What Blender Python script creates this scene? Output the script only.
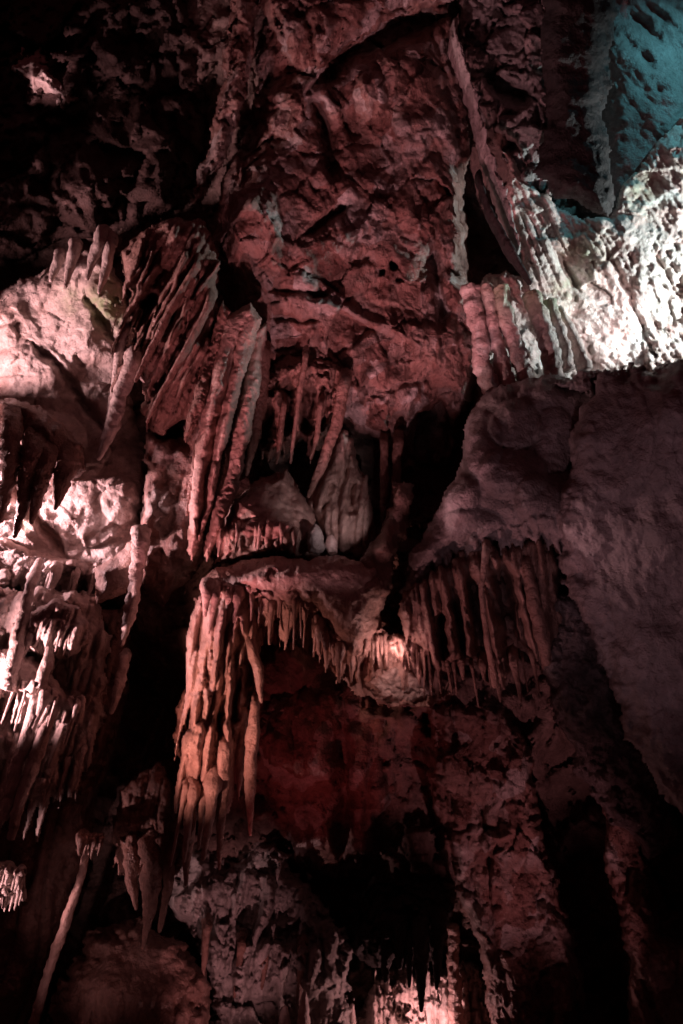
import bpy, math, random
import numpy as np
from mathutils import Vector

for o in list(bpy.data.objects):
    bpy.data.objects.remove(o)
SC = bpy.context.scene
COL = SC.collection
random.seed(7)
RNG = np.random.default_rng(7)

# ------------------------------------------------------------------ camera
PITCH = math.radians(42.0)
CAM = np.array([0.0, 0.0, 1.6])
FPX = 24.0 / 36.0 * 1024.0
FW = np.array([0.0, math.cos(PITCH), math.sin(PITCH)])
UP = np.array([0.0, -math.sin(PITCH), math.cos(PITCH)])
RT = np.array([1.0, 0.0, 0.0])
cd = bpy.data.cameras.new("camera")
cd.sensor_fit = 'VERTICAL'
cd.sensor_height = 36.0
cd.lens = 24.0
cd.clip_start = 0.05
cd.clip_end = 500
cam = bpy.data.objects.new("camera", cd)
COL.objects.link(cam)
cam.location = CAM
cam.rotation_euler = (math.pi / 2 + PITCH, 0, 0)
SC.camera = cam


def P(px, py, d):
    """a point seen at pixel (px, py) and d metres deep, in world space"""
    px = np.asarray(px, float); py = np.asarray(py, float); d = np.asarray(d, float)
    a = (px - 341.5) / FPX
    b = (512.0 - py) / FPX
    return CAM + d[..., None] * (FW + a[..., None] * RT + b[..., None] * UP)


# ------------------------------------------------------------------ world, exposure
w = bpy.data.worlds.new("World")
SC.world = w
w.use_nodes = True
bgn = w.node_tree.nodes["Background"]
bgn.inputs[0].default_value = (0.75, 0.17, 0.20, 1)
bgn.inputs[1].default_value = 0.045
SC.view_settings.view_transform = 'Standard'
SC.view_settings.look = 'None'
SC.view_settings.exposure = 0.0
SC.view_settings.gamma = 1.0
SC.render.engine = 'CYCLES'
SC.cycles.use_denoising = True
SC.cycles.max_bounces = 5
SC.cycles.diffuse_bounces = 3
SC.cycles.glossy_bounces = 2
SC.cycles.sample_clamp_indirect = 3.0
SC.cycles.caustics_reflective = False
SC.cycles.caustics_refractive = False


# ------------------------------------------------------------------ show-cave lamps and added fills
def spot(name, src, dst, watts, col, cone=60, blend=0.6, rad=0.05):
    s = P(*src); t = P(*dst)
    l = bpy.data.lights.new(name, 'SPOT')
    l.energy = watts
    l.color = col
    l.spot_size = math.radians(cone)
    l.spot_blend = blend
    l.shadow_soft_size = rad
    o = bpy.data.objects.new(name, l)
    o.location = s
    o.rotation_euler = Vector(t - s).to_track_quat('-Z', 'Y').to_euler()
    COL.objects.link(o)


def point(name, src, watts, col, rad=0.05):
    l = bpy.data.lights.new(name, 'POINT')
    l.energy = watts
    l.color = col
    l.shadow_soft_size = rad
    o = bpy.data.objects.new(name, l)
    o.location = P(*src)
    COL.objects.link(o)


# left grotto: a lamp behind the hanging rock, one higher, one in front for the columns below
spot("cave_lamp_or_fill", (-150, 512, 11.0), (70, 430, 12.0), 2900, (1.0, 0.56, 0.59), 120, 0.7, 0.14)
spot("cave_lamp_or_fill", (-270, 430, 9.6), (70, 370, 12.0), 3000, (1.0, 0.55, 0.56), 80, 0.8, 0.6)
spot("cave_lamp_or_fill", (-140, 740, 8.5), (50, 660, 9.8), 1600, (1.0, 0.52, 0.53), 62, 0.9, 0.05)
spot("cave_lamp_or_fill", (-120, 230, 10.4), (48, 82, 13.4), 2000, (1.0, 0.55, 0.58), 9, 0.9, 0.05)  # narrow spot added to pick out the pale outcrop
spot("cave_lamp_or_fill", (-150, 960, 8.2), (40, 880, 9.7), 420, (1.0, 0.52, 0.52), 46, 0.9, 0.05)  # added fill for the fringe and column at bottom left
# red floodlight low on the left, on the central flowstone
spot("cave_lamp_or_fill", (-40, 930, 6.8), (222, 700, 9.8), 950, (1.0, 0.39, 0.31), 46, 1.0, 0.10)
# pillar: floodlight from the lower left, then an added frontal fill
spot("cave_lamp_or_fill", (-60, 960, 6.4), (320, 300, 11.5), 1900, (1.0, 0.34, 0.37), 40, 0.9, 0.08)
spot("cave_lamp_or_fill", (280, 1180, 4.6), (384, 220, 12.0), 3300, (1.0, 0.44, 0.49), 34, 0.9, 0.10)
# lamp in the nook, and an added spot to brighten the niche
point("cave_lamp_or_fill", (392, 655, 9.5), 9, (1.0, 0.50, 0.46), 0.05)
spot("cave_lamp_or_fill", (400, 555, 8.7), (318, 495, 11.0), 95, (1.0, 0.70, 0.72), 50, 0.9, 0.04)
# added red spot to brighten the skirt on the right
spot("cave_lamp_or_fill", (300, 980, 6.8), (480, 610, 9.5), 380, (1.0, 0.42, 0.44), 36, 1.0, 0.06)
# bottom grotto
point("cave_lamp_or_fill", (425, 1060, 10.5), 70, (1.0, 0.46, 0.45), 0.05)
# lower left rubble, and an added dim fill for the boulder
spot("cave_lamp_or_fill", (245, 1150, 7.6), (225, 930, 11.0), 200, (1.0, 0.42, 0.43), 50, 1.0, 0.05)
spot("cave_lamp_or_fill", (-60, 1120, 6.5), (100, 930, 9.8), 110, (1.0, 0.50, 0.50), 46, 1.0, 0.05)
# added spot to brighten the lower right crusted rock
spot("cave_lamp_or_fill", (640, 1300, 6.2), (520, 830, 10.0), 300, (1.0, 0.38, 0.42), 50, 1.0, 0.06)
# right: cold white lamp in the side chamber, an added fill, a teal lamp
spot("cave_lamp_or_fill", (870, 300, 11.6), (610, 260, 12.9), 2100, (0.86, 1.0, 1.0), 90, 0.8, 0.12)
spot("cave_lamp_or_fill", (880, 330, 9.6), (610, 320, 12.6), 1000, (1.0, 0.88, 0.88), 30, 0.9, 0.06)
spot("cave_lamp_or_fill", (850, -120, 11.6), (660, 100, 13.7), 480, (0.20, 0.85, 1.0), 80, 0.9, 0.08)
# added dim fill from near the viewer, for the slab on the right
spot("cave_lamp_or_fill", (420, 1230, 3.4), (610, 520, 8.5), 250, (1.0, 0.56, 0.66), 46, 1.0, 0.25)
spot("cave_lamp_or_fill", (900, 1200, 3.4), (640, 520, 8.5), 70, (1.0, 0.60, 0.72), 70, 1.0, 0.3)
# added red fill that makes the deep red glow in the hollow
spot("cave_lamp_or_fill", (250, 1180, 7.5), (330, 750, 11.0), 150, (1.0, 0.13, 0.14), 50, 1.0, 0.1)


# ------------------------------------------------------------------ noise
def _h(ix, iy, iz, s):
    n = (ix.astype(np.uint32) * np.uint32(0x8da6b343)) ^ (iy.astype(np.uint32) * np.uint32(0xd8163841)) \
        ^ (iz.astype(np.uint32) * np.uint32(0xcb1ab31f)) ^ np.uint32((s * 0x9e3779b1) & 0xffffffff)
    n ^= n >> np.uint32(13)
    n *= np.uint32(0x5bd1e995)
    n ^= n >> np.uint32(15)
    n *= np.uint32(0x27d4eb2d)
    n ^= n >> np.uint32(14)
    return n


def gnoise(p, s=0):
    p = p.astype(np.float32)
    i = np.floor(p).astype(np.int64)
    f = p - i.astype(np.float32)
    u = f * f * f * (f * (f * 6 - 15) + 10)
    out = 0
    for dx in (0, 1):
        wx = u[:, 0] if dx else 1 - u[:, 0]
        for dy in (0, 1):
            wy = u[:, 1] if dy else 1 - u[:, 1]
            for dz in (0, 1):
                wz = u[:, 2] if dz else 1 - u[:, 2]
                h = _h(i[:, 0] + dx, i[:, 1] + dy, i[:, 2] + dz, s)
                gx = (h & np.uint32(255)).astype(np.float32) / 127.5 - 1
                gy = ((h >> np.uint32(8)) & np.uint32(255)).astype(np.float32) / 127.5 - 1
                gz = ((h >> np.uint32(16)) & np.uint32(255)).astype(np.float32) / 127.5 - 1
                out = out + wx * wy * wz * (gx * (f[:, 0] - dx) + gy * (f[:, 1] - dy) + gz * (f[:, 2] - dz))
    return out


def fbm(p, octv=4, s=0, gain=0.5, lac=2.03):
    a, t, r = 1.0, 0.0, 0
    q = p
    for k in range(octv):
        r = r + a * gnoise(q, s + k * 17)
        q = q * lac + 3.7
        a *= gain
    return r


def ridged(p, octv=4, s=0):
    a, r = 1.0, 0
    q = p
    for k in range(octv):
        r = r + a * (0.5 - np.abs(gnoise(q, s + k * 13)) * 1.6)
        q = q * 2.1 + 1.3
        a *= 0.5
    return r


def worley(p, s=0, facet=0.0):
    """F1, F2-F1 and (facet) the height of a tilted plane that belongs to the nearest cell"""
    p = p.astype(np.float32)
    i = np.floor(p).astype(np.int64)
    f1 = np.full(len(p), 9.0, np.float32); f2 = f1.copy()
    fh = np.zeros(len(p), np.float32)
    for dx in (-1, 0, 1):
        for dy in (-1, 0, 1):
            for dz in (-1, 0, 1):
                cx, cy, cz = i[:, 0] + dx, i[:, 1] + dy, i[:, 2] + dz
                h = _h(cx, cy, cz, s)
                ox = p[:, 0] - (cx + (h & np.uint32(1023)).astype(np.float32) / 1023)
                oy = p[:, 1] - (cy + ((h >> np.uint32(10)) & np.uint32(1023)).astype(np.float32) / 1023)
                oz = p[:, 2] - (cz + ((h >> np.uint32(20)) & np.uint32(1023)).astype(np.float32) / 1023)
                d = ox * ox + oy * oy + oz * oz
                m = d < f1
                f2 = np.where(m, f1, np.minimum(f2, d))
                f1 = np.where(m, d, f1)
                if facet:
                    h2 = _h(cx, cy, cz, s + 91)
                    a = (h2 & np.uint32(1023)).astype(np.float32) / 511.5 - 1
                    b = ((h2 >> np.uint32(10)) & np.uint32(1023)).astype(np.float32) / 511.5 - 1
                    c = ((h2 >> np.uint32(20)) & np.uint32(1023)).astype(np.float32) / 511.5 - 1
                    fh = np.where(m, facet * (a * ox + b * oz) + 0.5 * c, fh)
    f1 = np.sqrt(f1); f2 = np.sqrt(f2)
    return f1, f2 - f1, fh


def sstep(a, b, x):
    t = np.clip((x - a) / (b - a), 0, 1)
    return t * t * (3 - 2 * t)


def gen_ribs(line, n, lmin, lmax, r, hgt, s=1, lean=0.05, up=6, pw=1.4):
    """dripping ribs that run plumb down from a line drawn over the rock"""
    rs = random.Random(s)
    pl = np.asarray(line, float)
    seg = np.hypot(np.diff(pl[:, 0]), np.diff(pl[:, 1]))
    cum = np.concatenate([[0], np.cumsum(seg)])
    out = []
    for i in range(n):
        t = (i + 0.5 + rs.uniform(-0.45, 0.45)) / n * cum[-1]
        px = float(np.interp(t, cum, pl[:, 0])); py = float(np.interp(t, cum, pl[:, 1])) - up - rs.uniform(0, 6)
        ln = lmin + (lmax - lmin) * rs.random() ** pw + up
        rr = r * rs.uniform(0.6, 1.5)
        dx = (341.5 - px) / (py + 246.0)
        le = rs.uniform(-lean, lean)
        k = np.linspace(0, 1, 6)
        wv = rs.uniform(-1, 1) * rr * 0.5
        out.append(([(px - dx * ln * a + le * ln * a + wv * math.sin(a * 5), py + ln * a,
                      rr * (0.75 + 0.45 * math.sin(a * rs.uniform(2, 5))) * (1 - a) ** 0.55 + 0.9) for a in k], hgt * rs.uniform(0.6, 1.3) * rr / r))
    return out


# ------------------------------------------------------------------ relief recipes (metres, + = towards viewer)
def r_fract(p, amp=0.34, size=1.0, s=0, crack=1.0):
    wv = np.stack([fbm(p * 1.3 + 5, 3, s + 1), fbm(p * 1.3 + 9, 3, s + 2), fbm(p * 1.3 + 14, 3, s + 3)], 1)
    q = p + wv * 0.20
    q = q * np.array([0.85, 0.8, 1.1]) + q[:, [2, 1, 0]] * np.array([0.25, 0, -0.2])
    f1, e1, h1 = worley(q / size, s, 2.0)
    f1b, e2, h2 = worley((q + wv * 0.1) / (size * 0.42) + 7, s + 5, 2.0)
    f1c, e3, h3 = worley((q + wv * 0.1) / (size * 0.17) + 3, s + 11, 1.8)
    r = h1 * amp * 0.75 + h2 * amp * 0.36 + h3 * amp * 0.12
    r -= crack * ((1 - sstep(0, 0.07, e1)) * amp * 0.30 + (1 - sstep(0, 0.06, e2)) * amp * 0.06)
    r += fbm(p * 3.1, 4, s + 7) * amp * 0.22
    return r


def r_crease(p, f=1.2, amp=0.06, s=0, an=(1.0, 1.0, 1.0)):
    """thin sharp creases and partings at mixed scales"""
    q = p * np.array(an) * f
    q = q + np.stack([gnoise(q * 1.7 + 3, s + 1), gnoise(q * 1.7 + 8, s + 2), gnoise(q * 1.7 + 13, s + 3)], 1) * 0.35
    r = 0
    for k, (m, a, wd) in enumerate([(1.0, 1.0, 0.045), (2.1, 0.55, 0.05), (4.3, 0.28, 0.06)]):
        n = gnoise(q * m + 5.1 * k, s + 7 * k)
        gate = np.clip(gnoise(q * m * 0.6 + 21, s + 7 * k + 3) * 2.2 + 0.45, 0, 1)
        r = r - a * np.exp(-(n / wd) ** 2) * gate + 0.5 * a * np.tanh(n * 9) * gate
    return r * amp


def r_rough(p, amp=0.12, size=0.25, s=0):
    f1, e, h = worley(p / size + fbm(p * 2, 2, s)[:, None] * 0.6, s)
    return (0.6 - f1) * amp * 0.7 + fbm(p / size * 0.5, 4, s + 3) * amp + ridged(p / size * 0.33, 3, s + 9) * amp * 0.6


def r_smooth(p, amp=0.12, s=0):
    return fbm(p * 0.8, 4, s, 0.42) * amp


def r_flute(p, lam=0.22, amp=0.16, s=0, coord=None, wob=0.35, brk=0.7):
    if coord is None:
        rr = np.median(np.hypot(p[:, 0], p[:, 1]))
        coord = np.arctan2(p[:, 0], p[:, 1]) * rr
    z = p[:, 2]
    q = np.stack([coord * 1.1, z * 0.45, z * 0 + s], 1)
    c = coord + wob * fbm(q, 3, s) * 0.5
    t = c / lam
    k = np.floor(t)
    f = t - k
    rib = np.sqrt(np.clip(1 - (2 * f - 1) ** 2, 0, 1))
    hk = _h(k.astype(np.int64), k.astype(np.int64) * 0 + 3, k.astype(np.int64) * 0, s)
    ra = 0.45 + 0.55 * (hk & np.uint32(255)).astype(np.float32) / 255
    ph = ((hk >> np.uint32(8)) & np.uint32(255)).astype(np.float32)
    br = gnoise(np.stack([ph * 3.3, z * 1.3 + ph, z * 0], 1), s + 2)
    r = amp * rib * ra * (1 + brk * br * 1.6)
    # finer second set
    t2 = (c + 0.03 * gnoise(p * 3, s + 4)) / (lam * 0.41)
    f2 = t2 - np.floor(t2)
    r += amp * 0.22 * np.sqrt(np.clip(1 - (2 * f2 - 1) ** 2, 0, 1))
    r += fbm(p * 4.0, 3, s + 8) * amp * 0.25
    return r


# ------------------------------------------------------------------ materials
def rock_mat(name, cols, rough=0.62, fine=0.012, mid=0.02, spec=0.4, scale=1.0, moss=False, streak=0.0, blocks=0.0):
    m = bpy.data.materials.new(name)
    m.use_nodes = True
    nt = m.node_tree
    N = nt.nodes
    L = nt.links
    b = N["Principled BSDF"]
    geo = N.new("ShaderNodeNewGeometry")
    mp = N.new("ShaderNodeMapping")
    L.new(geo.outputs["Position"], mp.inputs[0])
    mp.inputs["Scale"].default_value = (scale, scale, scale * (1.0 - 0.75 * streak))

    def noise(sc, det, rg=0.55, dist=0.0, vec=None):
        n = N.new("ShaderNodeTexNoise")
        n.inputs["Scale"].default_value = sc
        n.inputs["Detail"].default_value = det
        n.inputs["Roughness"].default_value = rg
        n.inputs["Distortion"].default_value = dist
        L.new((vec or mp.outputs[0]), n.inputs["Vector"])
        return n
    n1 = noise(1.1, 6, 0.6, 0.6)
    cr = N.new("ShaderNodeValToRGB")
    e = cr.color_ramp.elements
    e[0].position = 0.32; e[0].color = (*cols[0], 1)
    e[1].position = 0.68; e[1].color = (*cols[-1], 1)
    for k, c in enumerate(cols[1:-1]):
        x = e.new(0.32 + 0.36 * (k + 1) / (len(cols) - 1)); x.color = (*c, 1)
    if blocks:
        vv = N.new("ShaderNodeTexVoronoi"); vv.inputs["Scale"].default_value = 2.6
        wn = noise(2.5, 3)
        av = N.new("ShaderNodeVectorMath"); av.operation = 'MULTIPLY_ADD'
        L.new(wn.outputs["Color"], av.inputs[0]); av.inputs[1].default_value = (0.25, 0.25, 0.25)
        L.new(mp.outputs[0], av.inputs[2]); L.new(av.outputs[0], vv.inputs["Vector"])
        sx = N.new("ShaderNodeSeparateColor"); L.new(vv.outputs["Color"], sx.inputs[0])
        mb = N.new("ShaderNodeMix"); mb.data_type = 'FLOAT'; mb.inputs[0].default_value = blocks
        L.new(n1.outputs["Fac"], mb.inputs[2]); L.new(sx.outputs[0], mb.inputs[3])
        L.new(mb.outputs[0], cr.inputs[0])
    else:
        L.new(n1.outputs["Fac"], cr.inputs[0])
    n2 = noise(7.0, 5, 0.65, 0.3)
    mr = N.new("ShaderNodeMapRange")
    mr.inputs[1].default_value = 0.3; mr.inputs[2].default_value = 0.72
    mr.inputs[3].default_value = 0.62; mr.inputs[4].default_value = 1.22
    L.new(n2.outputs["Fac"], mr.inputs[0])
    mul = N.new("ShaderNodeMix"); mul.data_type = 'RGBA'; mul.blend_type = 'MULTIPLY'
    mul.inputs[0].default_value = 1.0
    L.new(cr.outputs[0], mul.inputs[6]); L.new(mr.outputs[0], mul.inputs[7])
    colour = mul.outputs[2]
    if moss:
        at = N.new("ShaderNodeAttribute"); at.attribute_name = "moss"
        mm = N.new("ShaderNodeMath"); mm.operation = 'MULTIPLY'
        L.new(at.outputs["Fac"], mm.inputs[0]); L.new(mr.outputs[0], mm.inputs[1])
        mx = N.new("ShaderNodeMix"); mx.data_type = 'RGBA'; mx.clamp_factor = True
        L.new(mm.outputs[0], mx.inputs[0]); L.new(colour, mx.inputs[6])
        mx.inputs[7].default_value = (0.27, 0.34, 0.20, 1)
        colour = mx.outputs[2]
    L.new(colour, b.inputs["Base Color"])
    rr = N.new("ShaderNodeMapRange")
    rr.inputs[1].default_value = 0.35; rr.inputs[2].default_value = 0.65
    rr.inputs[3].default_value = max(0.18, rough - 0.3); rr.inputs[4].default_value = min(1, rough + 0.15)
    L.new(noise(2.3, 4).outputs["Fac"], rr.inputs[0])
    L.new(rr.outputs[0], b.inputs["Roughness"])
    b.inputs["Specular IOR Level"].default_value = spec
    n3 = noise(9.0, 8, 0.62, 0.2, geo.outputs["Position"])
    v = N.new("ShaderNodeTexVoronoi"); v.inputs["Scale"].default_value = 22.0
    L.new(geo.outputs["Position"], v.inputs["Vector"])
    n4 = noise(45.0, 4, 0.6, 0.0, geo.outputs["Position"])

    def madd(a, ka, c):
        x = N.new("ShaderNodeMath"); x.operation = 'MULTIPLY_ADD'
        L.new(a, x.inputs[0]); x.inputs[1].default_value = ka
        if c is None:
            x.inputs[2].default_value = 0
        else:
            L.new(c, x.inputs[2])
        return x.outputs[0]
    hgt = madd(n3.outputs["Fac"], mid * 4, None)
    hgt = madd(v.outputs["Distance"], -fine * 0.9, hgt)
    hgt = madd(n4.outputs["Fac"], fine * 1.4, hgt)
    bp = N.new("ShaderNodeBump")
    bp.inputs["Strength"].default_value = 1.0
    bp.inputs["Distance"].default_value = 1.0
    L.new(hgt, bp.inputs["Height"])
    L.new(bp.outputs[0], b.inputs["Normal"])
    return m


M = dict(
    wall=rock_mat("cave_limestone", [(0.13, 0.085, 0.075), (0.24, 0.17, 0.15), (0.30, 0.23, 0.20)], 0.7),
    fract=rock_mat("fractured_limestone", [(0.12, 0.055, 0.045), (0.24, 0.13, 0.11), (0.28, 0.17, 0.145), (0.30, 0.22, 0.20), (0.47, 0.42, 0.40)], 0.56, mid=0.026, blocks=0.3),
    cream=rock_mat("cream_calcite", [(0.38, 0.28, 0.25), (0.50, 0.42, 0.39), (0.60, 0.53, 0.50)], 0.55, mid=0.011, fine=0.007, moss=True),
    flow=rock_mat("flowstone", [(0.34, 0.21, 0.175), (0.45, 0.31, 0.27), (0.53, 0.40, 0.35)], 0.45, fine=0.007, mid=0.012, spec=0.5, streak=0.6),
    drape=rock_mat("red_brown_drapery", [(0.15, 0.08, 0.065), (0.24, 0.14, 0.115), (0.33, 0.21, 0.18)], 0.5, fine=0.008, streak=0.6),
    smooth=rock_mat("clay_covered_rock", [(0.19, 0.15, 0.145), (0.25, 0.20, 0.195), (0.30, 0.25, 0.25)], 0.68, fine=0.010, mid=0.013, streak=0.6),
    white=rock_mat("white_calcite", [(0.60, 0.36, 0.33), (0.66, 0.58, 0.54), (0.62, 0.44, 0.41), (0.72, 0.70, 0.67)], 0.5, mid=0.012, fine=0.007, moss=True),
    grey=rock_mat("grey_limestone", [(0.22, 0.19, 0.185), (0.36, 0.33, 0.32), (0.46, 0.43, 0.41)], 0.6, mid=0.022),
    roof=rock_mat("shade_darkened_roof_rock", [(0.045, 0.026, 0.024), (0.075, 0.045, 0.04), (0.10, 0.065, 0.06)], 0.7, spec=0.25),  # darkened colour stands in for the shade on the unlit roof
    wet=rock_mat("wet_dark_crust", [(0.07, 0.055, 0.055), (0.13, 0.10, 0.10), (0.22, 0.19, 0.185)], 0.36, spec=0.7, mid=0.02),
    dark=rock_mat("silhouette_shade_rock", [(0.022, 0.019, 0.02), (0.034, 0.028, 0.028), (0.05, 0.04, 0.04)], 0.75, spec=0.2),  # near-black colour stands in for rock seen unlit, in silhouette
)


# ------------------------------------------------------------------ mesh helpers
def link_mesh(name, verts, faces, mat, parent=None, moss=None, smooth=True):
    verts = np.asarray(verts, np.float64)
    org = verts.mean(0)
    if parent is not None:
        base = np.array(parent.location)
        org = base
    v = (verts - org).astype(np.float32)
    me = bpy.data.meshes.new(name)
    faces = np.asarray(faces, np.int32)
    nf = len(faces)
    me.vertices.add(len(v)); me.vertices.foreach_set("co", v.ravel())
    k = faces.shape[1]
    me.loops.add(nf * k); me.loops.foreach_set("vertex_index", faces.ravel())
    me.polygons.add(nf)
    me.polygons.foreach_set("loop_start", np.arange(0, nf * k, k, dtype=np.int32))
    me.polygons.foreach_set("loop_total", np.full(nf, k, np.int32))
    me.polygons.foreach_set("use_smooth", np.full(nf, smooth))
    me.update(calc_edges=True)
    me.validate()
    if moss is not None:
        a = me.attributes.new("moss", 'FLOAT', 'POINT')
        a.data.foreach_set("value", moss.astype(np.float32))
    me.materials.append(M[mat])
    o = bpy.data.objects.new(name, me)
    COL.objects.link(o)
    if parent is None:
        o.location = org
    else:
        o.parent = parent
    return o


def tag(o, label, cat, group=None, kind=None):
    o["label"] = label
    o["category"] = cat
    if group:
        o["group"] = group
    o["kind"] = kind or "thing"
    return o


def root(name, label, cat, at, group=None):
    """an Empty at the foot of a thing; its pieces are children"""
    o = bpy.data.objects.new(name, None)
    o.empty_display_size = 0.2
    COL.objects.link(o)
    o.location = P(*at)
    return tag(o, label, cat, group)


def poly_sdf(x, y, poly):
    """pixel distance to the outline, + inside"""
    pts = np.asarray(poly, float)
    d = np.full(x.shape, 1e9)
    ins = np.zeros(x.shape, bool)
    n = len(pts)
    for i in range(n):
        ax, ay = pts[i]; bx, by = pts[(i + 1) % n]
        ex, ey = bx - ax, by - ay
        t = np.clip(((x - ax) * ex + (y - ay) * ey) / (ex * ex + ey * ey + 1e-9), 0, 1)
        d = np.minimum(d, (x - ax - t * ex) ** 2 + (y - ay - t * ey) ** 2)
        c = (ay > y) != (by > y)
        with np.errstate(divide='ignore', invalid='ignore'):
            xi = ax + (y - ay) * ex / (ey if ey != 0 else 1e-9)
        ins ^= c & (x < xi)
    d = np.sqrt(d)
    return np.where(ins, d, -d)


def line_dist(x, y, pl):
    pts = np.asarray(pl, float)
    d = np.full(x.shape, 1e9)
    tt = np.zeros(x.shape)
    n = len(pts) - 1
    for i in range(n):
        ax, ay = pts[i]; bx, by = pts[i + 1]
        ex, ey = bx - ax, by - ay
        t = np.clip(((x - ax) * ex + (y - ay) * ey) / (ex * ex + ey * ey + 1e-9), 0, 1)
        q = (x - ax - t * ex) ** 2 + (y - ay - t * ey) ** 2
        m = q < d
        d = np.where(m, q, d)
        tt = np.where(m, (i + t) / n, tt)
    return np.sqrt(d), tt


def px_noise(x, y, lam, s, octv=3):
    return fbm(np.stack([x / lam, y / lam, x * 0 + s * 1.37], 1), octv, s)


def field(x, y, spec):
    """depth over the picture: a number, or control points blended smoothly"""
    if np.isscalar(spec):
        return np.full(x.shape, float(spec))
    num = 0; den = 0
    for (cx, cy, d) in spec:
        wgt = 1.0 / (((x - cx) ** 2 + (y - cy) ** 2) / 1000.0 + 1.2) ** 1.6
        num = num + wgt * d; den = den + wgt
    return num / den


SEED = [10]


def body(name, poly, depth, mat, relief, edge=40, bulge=0.8, thick=0.6, step=2.0, warp=7, wlam=38,
         grooves=(), lumps=(), moss=(), parent=None, edge_pow=2.0, ribs=(), rib_dz=0.3):
    """a rock body with an irregular outline, a rounded front, relief and a closed back"""
    SEED[0] += 1
    s = SEED[0]
    pts = np.asarray(poly, float)
    x0, y0 = pts.min(0) - warp; x1, y1 = pts.max(0) + warp
    gx = np.arange(x0, x1 + step, step); gy = np.arange(y0, y1 + step, step)
    X, Y = np.meshgrid(gx, gy)
    x = X.ravel(); y = Y.ravel()
    wx = x + warp * (px_noise(x, y, wlam, s) * 1.3 + 0.5 * px_noise(x, y, wlam / 4, s + 2, 2))
    wy = y + warp * (px_noise(x, y, wlam, s + 5) * 1.3 + 0.5 * px_noise(x, y, wlam / 4, s + 7, 2))
    e = poly_sdf(wx, wy, poly)
    rh = np.zeros(x.shape)
    if len(ribs):
        jx = x + 2.2 * px_noise(x, y, 22, s + 61); jy = y
        for (rp, hh) in ribs:
            rp = np.asarray(rp, float)
            rm = rp[:, 2].max() + 3
            m = (x > rp[:, 0].min() - rm) & (x < rp[:, 0].max() + rm) & (y > rp[:, 1].min() - rm) & (y < rp[:, 1].max() + rm)
            if not m.any():
                continue
            ld, lt = line_dist(jx[m], jy[m], rp[:, :2])
            rr = np.interp(lt, np.linspace(0, 1, len(rp)), rp[:, 2])
            hb = hh * np.sqrt(np.clip(1 - (ld / rr) ** 2, 0, 1)) * (0.35 + 0.65 * rr / rp[:, 2].max())
            k = 0.25 * hh
            o_ = rh[m]
            rh[m] = np.maximum(o_, hb) + np.where((o_ > 0) & (hb > 0), np.maximum(k - np.abs(o_ - hb), 0) ** 2 / (4 * k + 1e-9), 0)
    msk = (e > 0) | (rh > 0.004)
    x = x[msk]; y = y[msk]; e = e[msk]; rh = rh[msk]
    idx = np.full(msk.shape, -1, np.int64)
    idx[msk] = np.arange(msk.sum())
    idx = idx.reshape(X.shape)
    q = np.stack([idx[:-1, :-1], idx[1:, :-1], idx[1:, 1:], idx[:-1, 1:]], -1).reshape(-1, 4)
    q = q[(q >= 0).all(1)]
    used = np.unique(q)
    re = np.full(len(x), -1, np.int64); re[used] = np.arange(len(used))
    q = re[q]; x = x[used]; y = y[used]; e = e[used]; rh = rh[used]
    D = field(x, y, depth)
    t = np.clip(e / edge, 0, 1)
    prof = (1 - (1 - t) ** edge_pow) ** (1.0 / edge_pow)
    d = D + bulge * (1 - prof)
    if len(ribs):
        rz = sstep(0, 0.03, rh)
        d = np.where(rh > 0, np.minimum(d, d * (1 - rz) + (D + rib_dz * bulge) * rz), d) - rh
    p = P(x, y, d)
    fade = np.maximum(sstep(0, 0.35, t), 0.5 * sstep(0, 0.1, rh))
    r = relief(p, x, y, s)
    d = d - r * (0.25 + 0.75 * fade)
    for (pl, wd, dp) in grooves:
        jx = x + 5 * px_noise(x, y, 18, s + 31); jy = y + 5 * px_noise(x, y, 18, s + 37)
        ld, lt = line_dist(jx, jy, pl)
        taper = np.clip(np.minimum(lt, 1 - lt) * 6, 0.25, 1)
        d = d + dp * np.exp(-(ld / (wd * taper)) ** 2) * taper
    for (cx, cy, rx, ry, h) in lumps:
        jx = x + 4 * px_noise(x, y, 25, s + 41); jy = y + 4 * px_noise(x, y, 25, s + 43)
        qd = ((jx - cx) / rx) ** 2 + ((jy - cy) / ry) ** 2
        d = d - h * np.sqrt(np.clip(1 - qd, 0, 1))
    mv = np.zeros(len(x))
    for (cx, cy, rr, am) in moss:
        mv = np.maximum(mv, am * np.exp(-(((x - cx) / rr) ** 2 + ((y - cy) / (rr * 1.2)) ** 2))
                        * (0.5 + 1.6 * np.clip(0.35 + px_noise(x, y, 9, s + 51), 0, 1)))
    front = P(x, y, d)
    bk = np.where(e > 0, D + bulge + thick * prof, D + rib_dz * bulge + rh)
    back = P(x, y, np.maximum(bk, d + 0.04))
    n = len(x)
    ed = np.concatenate([q[:, [0, 1]], q[:, [1, 2]], q[:, [2, 3]], q[:, [3, 0]]])
    key = np.sort(ed, 1)
    kk = key[:, 0] * n + key[:, 1]
    _, inv, cnt = np.unique(kk, return_inverse=True, return_counts=True)
    bd = ed[cnt[inv] == 1]
    side = np.stack([bd[:, 1], bd[:, 0], bd[:, 0] + n, bd[:, 1] + n], 1)
    faces = np.concatenate([q, q[:, ::-1] + n, side])
    o = link_mesh(name, np.concatenate([front, back]), faces, mat, parent, np.concatenate([mv, mv]))
    return o


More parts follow.
